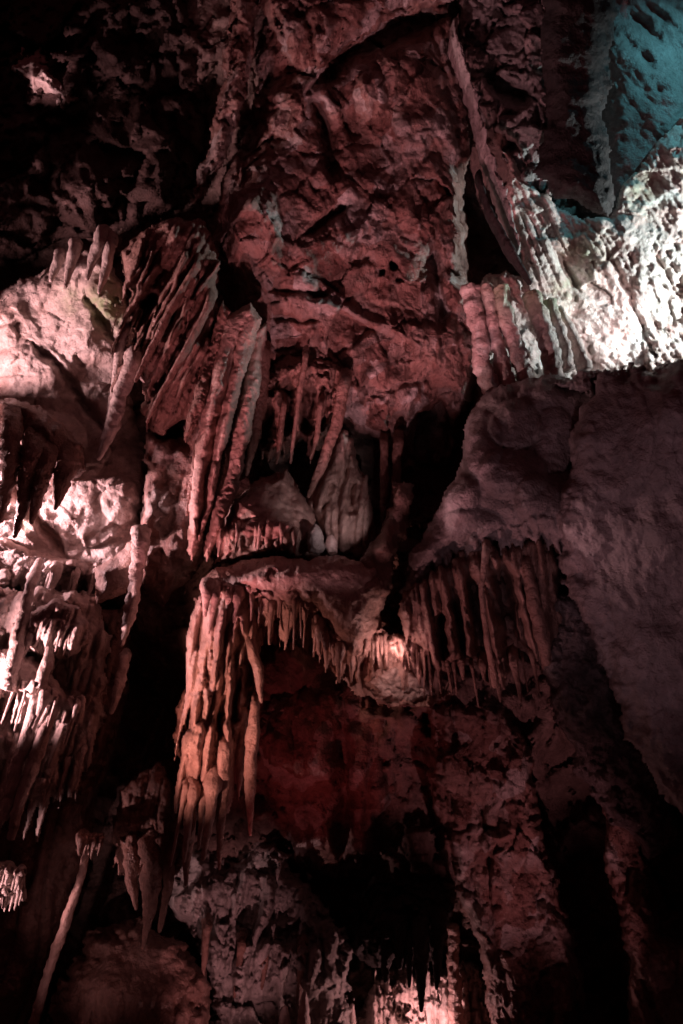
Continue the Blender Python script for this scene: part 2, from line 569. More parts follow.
def tube(name, path, mat, parent=None, flat=1.0, rough=0.12, bump=0.25, sides=18, moss=0.0, tip=True):
    """a dripstone: path of (px, py, depth, radius in px); knobbly, tapering"""
    SEED[0] += 1
    s = SEED[0]
    pa = np.asarray(path, float)
    if tip and len(pa) < 6:      # the root is buried in the rock it grew from
        r0 = pa[0].copy()
        pa = np.concatenate([[r0 + np.array([0, -0.9 * r0[3] - 3, 0.5, r0[3] * 0.15])], pa])
    seg = np.hypot(np.diff(pa[:, 0]), np.diff(pa[:, 1]))
    cum = np.concatenate([[0], np.cumsum(seg)])
    n = int(max(10, cum[-1] / 1.9))
    tt = np.linspace(0, cum[-1], n)
    # smooth interpolation
    c = np.stack([np.interp(tt, cum, pa[:, k]) for k in range(4)], 1)
    if n > 12:
        kr = np.ones(7) / 7
        for k in range(4):
            c[:, k] = np.convolve(np.pad(c[:, k], 3, mode='edge'), kr, 'valid')
    if tip:
        u = np.clip((cum[-1] - tt) / max(3.0, 1.6 * pa[-1, 3]), 0, 1)
        c[:, 3] *= np.sqrt(1 - (1 - u) ** 2) * 0.98 + 0.02
    ctr = P(c[:, 0], c[:, 1], c[:, 2])
    rad = c[:, 3] * c[:, 2] / FPX
    wob = gnoise(np.stack([tt / 30.0, tt * 0 + s * 2.1, tt * 0], 1), s)
    ctr[:, 0] += wob * rad * 0.5
    tg = np.gradient(ctr, axis=0); tg /= np.linalg.norm(tg, axis=1)[:, None] + 1e-9
    ref = FW
    a = np.cross(tg, ref); a /= np.linalg.norm(a, axis=1)[:, None] + 1e-9
    b = np.cross(tg, a)
    th = np.linspace(0, 2 * np.pi, sides, endpoint=False)
    ring = (np.cos(th)[None, :, None] * a[:, None, :] + flat * np.sin(th)[None, :, None] * b[:, None, :])
    v = ctr[:, None, :] + ring * rad[:, None, None]
    flatv = v.reshape(-1, 3)
    rr = np.repeat(rad, sides)
    dsp = fbm(flatv * 5.0, 3, s) * rough * 2.2 + bump * (0.5 - worley(flatv * 11.0, s + 3)[0]) * 0.9
    thr = np.tile(th, n)
    wrap = np.stack([np.cos(thr) * 1.6, np.sin(thr) * 1.6, np.repeat(tt, sides) / 55.0 + s], 1)
    dsp = dsp + 0.22 * gnoise(wrap, s + 21) + 0.10 * gnoise(wrap * np.array([2.2, 2.2, 1.0]), s + 22)
    # rings / growth bulges
    dsp = dsp + 0.05 * gnoise(np.stack([np.repeat(tt, sides) / 9.0, rr * 0 + s, rr * 0], 1), s + 9)
    flatv = flatv + ring.reshape(-1, 3) * (rr * dsp)[:, None]
    i = np.arange(n - 1)[:, None] * sides; j = np.arange(sides)[None, :]; j2 = (j + 1) % sides
    f = np.stack([i + j, i + j2, i + sides + j2, i + sides + j], -1).reshape(-1, 4)
    # caps
    nv = len(flatv)
    flatv = np.concatenate([flatv, [flatv[:sides].mean(0)], [flatv[-sides:].mean(0)]])
    jj = np.arange(0, sides, 2)
    c1 = np.stack([np.full(len(jj), nv), (jj + 2) % sides, (jj + 1) % sides, jj], 1)
    lo = (n - 1) * sides
    c2 = np.stack([np.full(len(jj), nv + 1), lo + jj, lo + (jj + 1) % sides, lo + (jj + 2) % sides], 1)
    f = np.concatenate([f, c1, c2])
    mv = np.full(len(flatv), 0.0)
    if moss:
        mv[:nv] = moss * np.clip(1.2 - np.repeat(tt / cum[-1], sides) * 3.0, 0, 1)
    return link_mesh(name, flatv, f, mat, parent, mv)


def hang(px, py, d, length, r0, r1=1.2, lean=0.0):
    """path of a dripstone that hangs plumb from (px, py)"""
    dx = (341.5 - px) / (py + 246.0)      # towards the zenith vanishing point
    k = np.linspace(0, 1, 5)
    prof = r1 + (r0 - r1) * (1 - k) ** 0.9
    prof[0] *= 1.5
    out = [(px - dx * length * t + lean * length * t, py + length * t, d - 0.12 * length / 60 * t, r)
           for t, r in zip(k, prof)]
    return [(out[0][0], out[0][1] - 1.0 * prof[0], d + 0.35, prof[0] * 1.1)] + out


def fringe(parent, line, n, lmin, lmax, r, depth, mat, name="drip", jit=6, s=1, flat=1.0, **kw):
    rs = random.Random(s)
    pl = np.asarray(line, float)
    seg = np.hypot(np.diff(pl[:, 0]), np.diff(pl[:, 1]))
    cum = np.concatenate([[0], np.cumsum(seg)])
    for i in range(n):
        t = (i + 0.5 + rs.uniform(-0.4, 0.4)) / n * cum[-1]
        x = float(np.interp(t, cum, pl[:, 0])); y = float(np.interp(t, cum, pl[:, 1]))
        ln = lmin + (lmax - lmin) * rs.random() ** 1.4
        rr = r * rs.choice([0.5, 0.7, 0.9, 1.0, 1.2, 1.7])
        dd = depth + rs.uniform(-0.08, 0.10)
        tube(name, hang(x, y - jit, dd, ln + jit, rr, max(0.8, rr * 0.3), rs.uniform(-0.05, 0.05)), mat, parent,
             flat=flat, sides=12, **kw)


# ================================================================== the cave wall behind everything
CTRL = [(-200, -200, 15), (60, -150, 15.5), (100, 100, 15.2), (170, 200, 14.2), (0, 230, 14.5), (-150, 250, 14),
        (-100, 450, 13.0), (60, 420, 13.0), (150, 520, 12.4), (150, 700, 13.6), (100, 850, 13.0), (30, 700, 11.6), (-120, 700, 11.0),
        (30, 900, 12.0), (-100, 950, 10.5), (-150, 1200, 9), (100, 1150, 10), (240, 960, 12.0), (230, 1150, 10.5),
        (340, 820, 12.4), (340, 900, 12.6), (300, 740, 11.2), (400, 760, 11.6), (430, 1000, 12.6), (430, 1150, 11),
        (340, 100, 13.0), (340, 300, 12.8), (250, 20, 13.2), (400, 20, 13.2), (350, -150, 13.5),
        (300, 430, 13.0), (350, 500, 12.6), (420, 430, 13.4), (430, 480, 13.2), (280, 560, 11.2), (240, 680, 10.9), (230, 800, 11.2),
        (480, 600, 10.4), (480, 690, 10.4), (470, 740, 10.6), (480, 830, 11.0), (520, 950, 11.2), (560, 800, 12.4), (590, 950, 12.6),
        (600, 720, 11.5), (640, 900, 11.0), (660, 860, 11.8), (700, 1150, 9.5), (850, 1150, 8.5), (620, 600, 9.8), (750, 600, 9.2), (900, 700, 8.8),
        (500, 420, 11.5), (480, 240, 14.6), (500, 120, 13.4), (580, 100, 14.5), (580, 280, 14.0), (650, 60, 15), (720, 250, 14.5),
        (850, 250, 14.5), (720, -150, 16), (520, -150, 14.5)]
step = 3.0
gx = np.arange(-320, 1010, step); gy = np.arange(-330, 1330, step)
X, Y = np.meshgrid(gx, gy)
x = X.ravel(); y = Y.ravel()
d = field(x, y, CTRL)
p = P(x, y, d)
d = d - r_fract(p, 0.30, 0.9, 3) - r_smooth(p, 0.5, 4) - 0.5 * r_flute(p, 0.30, 0.16, 5)
V = P(x, y, d)
idx = np.arange(len(x)).reshape(X.shape)
q = np.stack([idx[:-1, :-1], idx[1:, :-1], idx[1:, 1:], idx[:-1, 1:]], -1).reshape(-1, 4)
o = link_mesh("cave_wall", V, q, "wall", None, np.zeros(len(x)))
o["kind"] = "structure"

# floor of the passage under the viewer
gx = np.linspace(-14, 14, 90); gy = np.linspace(-8, 14, 70)
X, Y = np.meshgrid(gx, gy)
pp = np.stack([X.ravel(), Y.ravel(), X.ravel() * 0], 1)
pp[:, 2] = -0.05 + 0.25 * fbm(pp * 0.5, 4, 2) + 0.05 * np.maximum(0, np.hypot(pp[:, 0], pp[:, 1] - 2) - 3)
idx = np.arange(len(pp)).reshape(X.shape)
q = np.stack([idx[:-1, :-1], idx[:-1, 1:], idx[1:, 1:], idx[1:, :-1]], -1).reshape(-1, 4)
o = link_mesh("ground", pp, q, "wall", None, np.zeros(len(pp)))
o["kind"] = "structure"

# ================================================================== central pillar and roof
def rel_fract(amp, size, extra=0.25):
    return lambda p, x, y, s: r_fract(p, amp, size, s) + r_smooth(p, extra, s + 3)


def rel_rough(amp, size, sm=0.2):
    return lambda p, x, y, s: r_rough(p, amp, size, s) + r_smooth(p, sm, s + 3)


def rel_smooth(amp, fine=0.015):
    return lambda p, x, y, s: r_smooth(p, amp, s) + fbm(p * 3.0, 4, s + 2) * fine


def rel_flute(lam, amp, sm=0.2, rough=0.0, ang=None):
    def f(p, x, y, s):
        c = None
        if ang is not None:
            dm = np.median(np.linalg.norm(p - CAM, axis=1)) / FPX
            c = (x * math.cos(ang) + y * math.sin(ang)) * dm
        r = r_flute(p, lam, amp, s, c) + r_smooth(p, sm, s + 3)
        if rough:
            r = r + r_rough(p, rough, 0.2, s + 5)
        return r
    return f


tag(body("rock_pillar", [(300, -90), (262, 30), (252, 110), (220, 185), (208, 250), (222, 300), (236, 380), (240, 440), (262, 400),
                         (290, 372), (322, 378), (335, 430), (372, 440), (395, 480), (412, 470), (420, 420), (440, 400), (455, 430), (478, 405),
                         (484, 340), (474, 280), (466, 200), (470, 130), (455, 50), (452, -90)],
         [(340, -60, 12.6), (330, 90, 12.0), (240, 220, 11.2), (340, 250, 11.6), (460, 200, 12.0), (300, 380, 11.5), (440, 380, 11.6), (380, 460, 11.8)],
         "fract", lambda p, x, y, s: r_fract(p * np.array([1, 1, 0.75]), 0.22, 1.15, s, 0.6) + r_smooth(p, 0.45, s + 3) + r_rough(p, 0.010, 0.06, s + 4) + r_crease(p, 1.0, 0.085, s + 6, (1.3, 1, 0.8)) + r_crease(p, 2.6, 0.03, s + 8, (1.2, 1, 0.8)), edge=45, bulge=1.3, thick=0.8, step=1.4,
         grooves=[([(312, 92), (325, 130), (336, 190)], 6, 0.7), ([(310, 92), (345, 58), (400, 28), (455, 12)], 10, 0.9),
                  ([(270, 60), (262, 110), (240, 170)], 7, 0.6), ([(262, 190), (240, 215), (225, 270)], 5, -0.25),
                  ([(300, 240), (330, 215), (350, 205)], 4, 0.35), ([(300, 300), (350, 310), (420, 345)], 5, -0.22),
                  ([(268, 290), (330, 296)], 3, 0.25), ([(270, 318), (320, 322)], 3, 0.25), ([(430, 240), (445, 330)], 6, 0.4)],
         lumps=[(288, 100, 16, 10, 0.25), (255, 225, 28, 40, 0.3), (300, 300, 22, 28, 0.2), (370, 95, 18, 25, 0.2)]),
    "tall blocky reddish limestone pillar in the middle rising into the roof", "rock pillar")

tag(body("roof_ledge", [(240, -100), (262, 20), (290, 66), (314, 84), (346, 46), (398, 18), (456, 4), (480, -100)],
         [(300, -50, 11.6), (290, 40, 11.4), (430, -20, 11.6)], "fract", rel_fract(0.3, 0.7), edge=30, bulge=0.9, step=1.8),
    "rough overhanging roof ledge above the arched crack of the pillar", "rock ledge")

tag(body("rock_outcrop", [(6, 62), (38, 46), (58, 66), (80, 102), (64, 108), (30, 92)], 13.4, "cream", lambda p, x, y, s: r_rough(p, 0.25, 0.2, s), edge=16, bulge=0.7, step=1.2, warp=10, wlam=18),
    "small knobbly pale outcrop alone in the dark upper left", "rock outcrop")

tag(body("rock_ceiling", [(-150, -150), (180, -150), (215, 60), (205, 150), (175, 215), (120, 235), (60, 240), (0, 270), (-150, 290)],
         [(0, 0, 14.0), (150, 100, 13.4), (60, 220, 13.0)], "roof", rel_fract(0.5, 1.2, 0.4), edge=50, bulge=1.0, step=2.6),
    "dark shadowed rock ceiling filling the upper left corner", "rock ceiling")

tag(body("rock_buttress", [(262, -40), (256, 60), (246, 110), (228, 150), (200, 200), (186, 205), (205, 150), (222, 80), (232, -40)],
         11.8, "fract", rel_fract(0.25, 0.6), edge=16, bulge=0.7, step=1.6),
    "narrow sharp buttress on the upper left flank of the pillar", "rock buttress")

# ================================================================== left grotto
tag(body("calcite_wall", [(-130, 300), (0, 292), (40, 272), (75, 250), (104, 252), (128, 290), (138, 330), (124, 380), (145, 430),
                          (152, 470), (146, 530), (140, 575), (100, 600), (60, 596), (0, 585), (-130, 600)],
         [(-100, 450, 12.2), (30, 320, 12.3), (110, 330, 11.8), (60, 420, 12.1), (20, 540, 11.7), (120, 540, 11.6)],
         "cream", lambda p, x, y, s: r_fract(p, 0.085, 0.9, s, 0.6) + r_smooth(p, 0.45, s + 3) + r_rough(p, 0.008, 0.08, s + 4), edge=30, bulge=0.8, step=1.4,
         grooves=[([(28, 340), (60, 368), (90, 410), (112, 440)], 4, 0.35), ([(84, 290), (100, 320), (115, 345)], 4, 0.3),
                  ([(0, 470), (40, 520), (70, 560)], 5, 0.3)],
         lumps=[(45, 440, 42, 30, 0.35), (30, 370, 40, 25, 0.2), (120, 500, 20, 25, 0.2)],
         moss=[(108, 302, 20, 1.0), (70, 300, 14, 0.4), (122, 320, 8, 0.8), (25, 520, 10, 0.3)]),
    "bright cream calcite wall of the left grotto, cracked diagonally", "calcite wall")

for (pth, lab) in [
    ([(104, 240, 11.2, 7), (93, 258, 11.2, 5), (86, 282, 11.1, 1.5)], "white curled drip at the top of the left grotto opening"),
    ([(112, 244, 11.2, 6), (106, 268, 11.2, 5), (98, 296, 11.1, 1.4)], "longer pale drip right of the curled one atop the grotto"),
    ([(76, 250, 11.4, 6), (70, 268, 11.4, 4), (64, 290, 11.3, 1.3)], "reddish drip left of the curled one atop the grotto"),
    ([(60, 258, 11.5, 5), (54, 270, 11.5, 4), (50, 284, 11.4, 1.3)], "shortest drip at the left end atop the grotto"),
]:
    tag(tube("stalactite", pth, "cream"), lab, "stalactite", "short stalactites atop the left grotto")

dr = root("drapery", "dark red ribbed drapery slanting beside the left grotto", "drapery", (165, 450, 11.0))
rs = random.Random(77)
rbs = []
for k in range(26):
    u = rs.random(); v = rs.random()
    x0 = 138 + 76 * u + rs.uniform(-6, 6); y0 = 238 + 120 * v * (0.3 + 0.7 * u) + 10 * u
    ln = rs.uniform(45, 130)
    an = math.radians(rs.uniform(112, 124))
    rr = rs.uniform(2.2, 5.0)
    pts_ = []
    for a in np.linspace(0, 1, 6):
        bend = 14 * a * a
        pts_.append((x0 + math.cos(an) * ln * a + 2 * math.sin(a * 7 + k) + bend * 0.3, y0 + math.sin(an) * ln * a + bend, rr * (0.8 + 0.4 * math.sin(a * 4 + k)) * (1 - 0.6 * a ** 3)))
    rbs.append((pts_, rs.uniform(0.16, 0.34)))
body("rock_sheet", [(118, 250), (160, 222), (206, 220), (222, 258), (218, 320), (204, 380), (190, 420), (165, 440), (150, 430),
                      (138, 410), (142, 375), (130, 330)],
          [(140, 280, 11.0), (205, 260, 10.6), (180, 400, 11.0)], "drape",
          lambda p, x, y, s: r_flute(p, 0.17, 0.12, s, (x * 0.89 + y * 0.45) * 0.016, wob=0.5) + r_smooth(p, 0.25, s + 1) + r_rough(p, 0.05, 0.15, s + 2),
          edge=18, bulge=0.6, step=1.3, parent=dr, ribs=rbs, rib_dz=0.1,
          grooves=[([(158, 290), (128, 345)], 7, 0.9), ([(204, 310), (150, 400)], 5, 0.6), ([(184, 296), (140, 365)], 5, 0.6),
                   ([(170, 262), (140, 310)], 5, 0.5)])
for k, pth in enumerate([[(200, 262, 10.45, 4), (170, 310, 10.4, 3.5), (146, 360, 10.45, 3), (134, 384, 10.4, 1.2)],
                         [(212, 300, 10.4, 4), (186, 350, 10.35, 3.5), (158, 400, 10.4, 2.5), (146, 425, 10.4, 1.2)]]):
    tube("rib", pth, "drape", dr, flat=1.8)

for (pth, lab) in [
    ([(134, 362, 10.6, 8), (124, 390, 10.6, 8), (110, 430, 10.5, 7), (98, 462, 10.4, 2)], "thick pale stalactite leaning across the left grotto wall"),
    ([(126, 330, 11.0, 5), (118, 360, 11.0, 5), (114, 395, 11.0, 4), (106, 420, 10.9, 1.5)], "slim pale stalactite behind the thick leaning one"),
    ([(128, 362, 10.6, 4), (137, 372, 10.6, 3.5), (146, 384, 10.5, 1.2)], "tiny crooked spur pointing right off the leaning stalactite"),
]:
    tag(tube("stalactite", pth, "cream", bump=0.4), lab, "stalactite")

tag(body("pitted_wall", [(140, 430), (175, 440), (205, 380), (210, 320), (232, 320), (225, 420), (206, 520), (198, 570), (165, 610), (140, 590), (134, 540), (146, 480)],
         11.2, "fract", lambda p, x, y, s: r_rough(p, 0.2, 0.25, s) + r_flute(p, 0.3, 0.12, s + 2), edge=18, bulge=0.6, step=1.7),
    "pitted brown wall strip between left grotto and long stalactites", "rock wall")

G = "dark stalactites hanging in front of the left grotto"
for (pth, lab) in [
    ([(10, 430, 10.2, 13), (6, 480, 10.2, 9), (0, 525, 10.1, 2)], "dark stalactite at the left edge before the bright rock"),
    ([(36, 450, 10.3, 12), (26, 490, 10.3, 8), (14, 540, 10.2, 2)], "longest dark stalactite in front of the bright left rock"),
    ([(48, 455, 10.3, 9), (40, 490, 10.3, 7), (30, 526, 10.2, 1.6)], "dark stalactite right beside the longest one at left"),
    ([(66, 470, 10.4, 10), (60, 492, 10.4, 6), (54, 512, 10.3, 1.6)], "shortest stubby dark stalactite before the left grotto"),
]:
    tag(tube("stalactite", pth, "drape", bump=0.5), lab, "stalactite", G)
tag(body("hanging_rock", [(-60, 395), (10, 400), (50, 408), (84, 440), (88, 470), (62, 486), (30, 480), (0, 470), (-60, 480)],
         10.6, "drape", rel_rough(0.2, 0.4, 0.2), edge=22, bulge=0.8, step=1.7),
    "shadowed hanging rock that carries the dark stalactites at left", "hanging rock")

# ================================================================== long pendant stalactites
G = "long stalactites left of the centre niche"
def long_relief(p, x, y, s):
    return r_rough(p, 0.018, 0.05, s) + r_smooth(p, 0.12, s + 3) + fbm(p * 2.5, 3, s + 1) * 0.04


tag(body("stalactite", [(222, 318), (250, 300), (262, 320), (250, 360), (236, 410), (226, 450), (214, 500), (204, 535), (191, 562), (186, 552), (188, 510), (194, 460), (200, 420), (212, 370)],
         [(240, 310, 10.6), (215, 420, 10.2), (190, 555, 10.0)], "flow", long_relief, edge=10, bulge=0.32, thick=0.3, step=1.1, warp=3, wlam=30,
         grooves=[([(240, 330), (226, 390), (212, 450), (204, 505), (197, 540)], 4, 0.28)]), "longest, broad blade-like stalactite left of the centre niche", "stalactite", G)
tag(body("stalactite", [(222, 300), (232, 312), (222, 350), (210, 390), (198, 425), (184, 446), (182, 438), (190, 405), (200, 370), (212, 330)],
         [(225, 310, 10.6), (185, 440, 10.2)], "drape", lambda p, x, y, s: r_rough(p, 0.05, 0.06, s), edge=7, bulge=0.2, thick=0.2, step=1.1, warp=2.5, wlam=18),
    "knobbly stalactite curving off left of the longest one", "stalactite", G)
tag(body("stalactite", [(250, 330), (268, 320), (262, 380), (250, 440), (238, 490), (222, 530), (207, 564), (202, 556), (210, 520), (222, 470), (236, 410), (244, 370)],
         [(258, 330, 11.0), (240, 430, 10.6), (205, 560, 10.1)], "flow", lambda p, x, y, s: r_rough(p, 0.04, 0.06, s) + r_smooth(p, 0.15, s), edge=9, bulge=0.3, thick=0.3, step=1.1, warp=2.5, wlam=22),
    "rough long stalactite just right of the longest one", "stalactite", G)
for (pth, lab, kw) in [
    ([(214, 415, 10.8, 6), (200, 450, 10.7, 6), (192, 485, 10.6, 4), (186, 518, 10.5, 1.4)], "thin stalactite tucked behind left of the longest one", {}),
    ([(266, 350, 11.3, 5), (262, 400, 11.2, 6), (254, 440, 11.1, 5), (246, 478, 11.0, 1.5)], "narrow red stalactite right of the rough long one", {}),
]:
    tag(tube("stalactite", pth, "drape", sides=22, **kw), lab, "stalactite", G)

# ================================================================== centre niche
nc = root("flowstone", "dark red flowstone ribs lining the top of the centre niche", "flowstone", (300, 480, 11.4))
body("rock_face", [(262, 372), (290, 350), (330, 352), (352, 372), (346, 410), (330, 432), (316, 452), (300, 440), (284, 456), (264, 462), (252, 440)],
     [(260, 420, 11.5), (340, 390, 11.5)], "drape", lambda p, x, y, s: r_rough(p, 0.06, 0.15, s) + r_fract(p, 0.12, 0.5, s), edge=16, bulge=0.6, step=1.2, parent=nc,
     ribs=gen_ribs([(258, 400), (280, 380), (310, 376), (345, 386)], 15, 40, 90, 5, 0.22, 61, pw=0.8, lean=0.08),
     grooves=[([(290, 380), (284, 440)], 5, 0.8), ([(312, 380), (306, 440)], 5, 0.8), ([(270, 400), (264, 450)], 4, 0.6), ([(328, 380), (322, 430)], 4, 0.6)])
for pth in ([(284, 400, 11.2, 3), (280, 440, 11.2, 3), (276, 466, 11.2, 1.2)], [(322, 400, 11.2, 3), (316, 440, 11.2, 2.6), (310, 462, 11.2, 1.2)]):
    tube("drip", pth, "drape", nc)
G = "stalactites in the centre niche"
for (pth, lab) in [
    ([(306, 352, 11.1, 3), (299, 400, 11.1, 3), (290, 466, 11.0, 1.2)], "thinnest straight straw-like stalactite in the dark niche"),
    ([(346, 380, 11.1, 6), (336, 425, 11.1, 6), (320, 470, 11.0, 5), (307, 500, 11.0, 1.5)], "slanted brown stalactite at the right of the niche"),
    ([(398, 440, 11.5, 5), (396, 490, 11.5, 5), (393, 540, 11.4, 3)], "dim red column right of the pale flowstone"),
    ([(384, 440, 11.6, 4), (384, 490, 11.5, 5), (383, 548, 11.4, 3)], "dark thin column touching the pale flowstone"),
]:
    tag(tube("stalactite", pth, "drape", sides=20, bump=0.3), lab, "stalactite", G)
fl = body("flowstone", [(326, 452), (342, 430), (354, 440), (358, 466), (364, 478), (374, 510), (380, 552), (330, 552), (316, 524), (304, 504), (314, 472)],
          [(340, 440, 11.8), (340, 550, 11.1)], "flow", lambda p, x, y, s: r_smooth(p, 0.3, s) + r_flute(p, 0.16, 0.16, s + 1, wob=0.6) + r_rough(p, 0.03, 0.08, s), edge=12, bulge=0.5, step=1.1, warp=4,
          ribs=[([(344, 434, 5), (338, 460, 9), (328, 490, 9), (318, 508, 3)], 0.25), ([(352, 458, 3), (348, 500, 8), (346, 545, 9)], 0.2),
                ([(366, 476, 2), (362, 505, 7), (360, 550, 9)], 0.22), ([(330, 500, 5), (332, 530, 8), (332, 552, 6)], 0.15)],
          grooves=[([(356, 476), (352, 500), (350, 520)], 3.5, 0.35), ([(322, 510), (336, 480)], 3, 0.2)])
tag(fl, "pale grey flowstone standing at the back of the centre niche", "flowstone")
tag(body("stone", [(324, 546), (327, 536), (333, 534), (338, 541), (338, 552), (328, 553)], 10.55, "white", rel_smooth(0.05), edge=7, bulge=0.12, thick=0.1, step=0.8, warp=1),
    "small smooth yellowish white stone lying in the niche", "stone")

dm = root("calcite_dome", "grainy cone shaped calcite dome on the centre ledge", "calcite dome", (265, 560, 10.2))
body("rock_face", [(286, 466), (300, 486), (314, 516), (324, 550), (300, 558), (255, 560), (214, 564), (220, 530), (236, 498), (258, 476)],
          [(285, 480, 11.0), (230, 545, 10.1), (310, 545, 10.5), (270, 540, 10.0)], "flow", rel_rough(0.10, 0.14, 0.2), edge=30, bulge=0.9, step=1.3,
          parent=dm, lumps=[(255, 505, 25, 18, 0.15)], ribs=gen_ribs([(218, 542), (240, 535), (262, 532), (284, 535), (300, 542)], 17, 12, 26, 3.6, 0.12, 53))
fringe(dm, [(218, 540), (240, 533), (262, 530), (284, 533), (298, 540)], 6, 16, 26, 2.2, 9.95, "flow", s=3, bump=0.1)
tag(body("limestone_boulder", [(306, 532), (314, 522), (322, 528), (326, 548), (320, 556), (308, 554)], 10.2, "grey", rel_smooth(0.1), edge=9, bulge=0.25, step=0.9, warp=2),
    "small rounded grey boulder leaning on the calcite dome", "boulder")

# ================================================================== centre ledge with its red flowstone
lg = root("flowstone_ledge", "rounded ledge with dripping rim below the calcite dome", "flowstone ledge", (290, 610, 9.6))
body("rock_face", [(200, 590), (212, 570), (240, 560), (290, 556), (340, 556), (374, 562), (390, 590), (380, 640), (356, 668), (336, 656),
                              (312, 612), (296, 606), (268, 612), (240, 606), (214, 612)],
          [(220, 590, 9.6), (290, 575, 9.3), (350, 600, 9.4)], "flow", lambda p, x, y, s: r_smooth(p, 0.22, s) + r_rough(p, 0.03, 0.08, s), edge=26, bulge=0.9, step=1.2, parent=lg,
          ribs=gen_ribs([(206, 596), (236, 600), (268, 606), (312, 608)], 16, 14, 50, 4.5, 0.10, 51) + gen_ribs([(312, 618), (330, 646), (356, 664)], 9, 14, 40, 4, 0.10, 52))
fringe(lg, [(268, 606), (290, 602), (312, 608)], 7, 14, 56, 2.0, 9.45, "flow", s=5)
fringe(lg, [(312, 622), (330, 646), (352, 664)], 6, 18, 36, 2.4, 9.45, "flow", s=6)
fringe(lg, [(204, 596), (236, 600), (268, 604)], 6, 20, 60, 3.0, 9.4, "flow", s=7)

fc = root("flowstone_curtain", "glowing orange red flowstone curtain hanging below the centre ledge", "flowstone curtain", (215, 830, 9.7))
body("rock_face", [(196, 596), (215, 600), (262, 602), (266, 630), (254, 680), (248, 720), (240, 750), (224, 764),
                                (206, 800), (192, 806), (182, 790), (181, 742), (192, 680), (198, 640)],
          [(225, 600, 9.9), (210, 720, 9.7), (205, 840, 9.6), (255, 700, 10.0)], "flow",
          lambda p, x, y, s: r_flute(p, 0.19, 0.12, s, wob=0.6) + r_smooth(p, 0.3, s + 1) + r_rough(p, 0.02, 0.08, s), edge=18, bulge=0.7, step=1.1, parent=fc, rib_dz=0.25,
          ribs=gen_ribs([(202, 606), (230, 604), (264, 606)], 14, 60, 170, 4.8, 0.26, 31)
          + gen_ribs([(196, 660), (222, 668), (250, 680)], 8, 50, 130, 4.8, 0.24, 32)
          + gen_ribs([(184, 748), (200, 738), (228, 742)], 14, 40, 125, 4.4, 0.24, 33)
          + gen_ribs([(226, 742), (250, 716)], 3, 60, 110, 8, 0.3, 34),
          grooves=[([(240, 620), (236, 680), (232, 740)], 4, 0.4), ([(214, 640), (208, 700)], 3, 0.25), ([(252, 640), (246, 700)], 3, 0.35), ([(226, 690), (216, 760)], 3, 0.3)])
fringe(fc, [(184, 790), (205, 800), (228, 770)], 7, 40, 80, 4.0, 9.4, "flow", s=8)
for (pth, lab) in [
    ([(250, 640, 9.5, 5), (258, 670, 9.45, 6), (262, 705, 9.4, 1.5)], "pale pendant stalactite at the right edge of the red curtain"),
    ([(256, 700, 9.75, 4), (252, 735, 9.65, 7), (250, 780, 9.6, 6), (250, 838, 9.5, 1.5)], "swollen red stalactite at the right foot of the curtain"),
    ([(226, 745, 9.5, 7), (222, 800, 9.4, 6), (219, 872, 9.3, 1.5)], "long thin red stalactite below the middle of the curtain"),
    ([(190, 800, 9.4, 7), (188, 850, 9.4, 5), (186, 888, 9.3, 1.5)], "red stalactite below the left foot of the curtain"),
]:
    tag(tube("stalactite", pth, "flow", sides=22), lab, "stalactite", "stalactites around the red flowstone curtain")
tag(body("rock_edge", [(196, 596), (206, 600), (202, 640), (196, 690), (190, 740), (178, 760), (170, 750), (184, 690), (190, 640)],
         10.0, "drape", rel_rough(0.15, 0.2), edge=9, bulge=0.4, step=1.4),
    "dim knobbly rock edge along the left of the red curtain", "rock edge")

tag(body("rock_lumps", [(396, 480), (414, 484), (412, 520), (398, 548), (394, 592), (372, 606), (350, 596), (356, 570), (374, 540), (386, 510)],
         [(400, 490, 10.6), (365, 595, 9.6)], "drape", rel_rough(0.16, 0.3), edge=14, bulge=0.5, step=1.4,
         lumps=[(398, 505, 14, 18, 0.2), (366, 585, 14, 14, 0.2), (385, 545, 12, 18, 0.2)]),
    "lumpy dark knobs climbing from the ledge to the black gap", "rock knobs")

# ================================================================== small lit nook
nk = root("nook_wall", "brightly lit little nook wall right of the centre ledge", "rock wall", (390, 700, 10.0))
body("rock_face", [(332, 648), (352, 636), (380, 632), (415, 636), (440, 652), (452, 690), (430, 708), (390, 704), (352, 694), (336, 672)],
          10.0, "flow", lambda p, x, y, s: r_flute(p, 0.16, 0.10, s) + r_smooth(p, 0.2, s + 1) + r_rough(p, 0.06, 0.15, s), edge=12, bulge=-0.25, thick=0.9, step=1.2, parent=nk,
          ribs=gen_ribs([(342, 650), (370, 644), (400, 648), (430, 660)], 13, 14, 40, 4.5, 0.14, 63, lean=0.2))
fringe(nk, [(350, 648), (372, 642), (400, 648), (420, 656)], 6, 12, 24, 2.6, 9.85, "flow", s=9)
tag(body("limestone_boulder", [(346, 690), (360, 678), (384, 668), (410, 666), (432, 674), (442, 690), (425, 704), (385, 705)], [(350, 690, 10.0), (400, 676, 9.85), (440, 690, 9.95)], "cream",
         lambda p, x, y, s: r_smooth(p, 0.35, s) + r_rough(p, 0.03, 0.1, s) + r_fract(p, 0.06, 0.4, s), edge=18, bulge=0.3, thick=0.6, step=1.0, warp=7, wlam=24),
    "smooth tan boulder lit in the nook right of the ledge", "boulder")

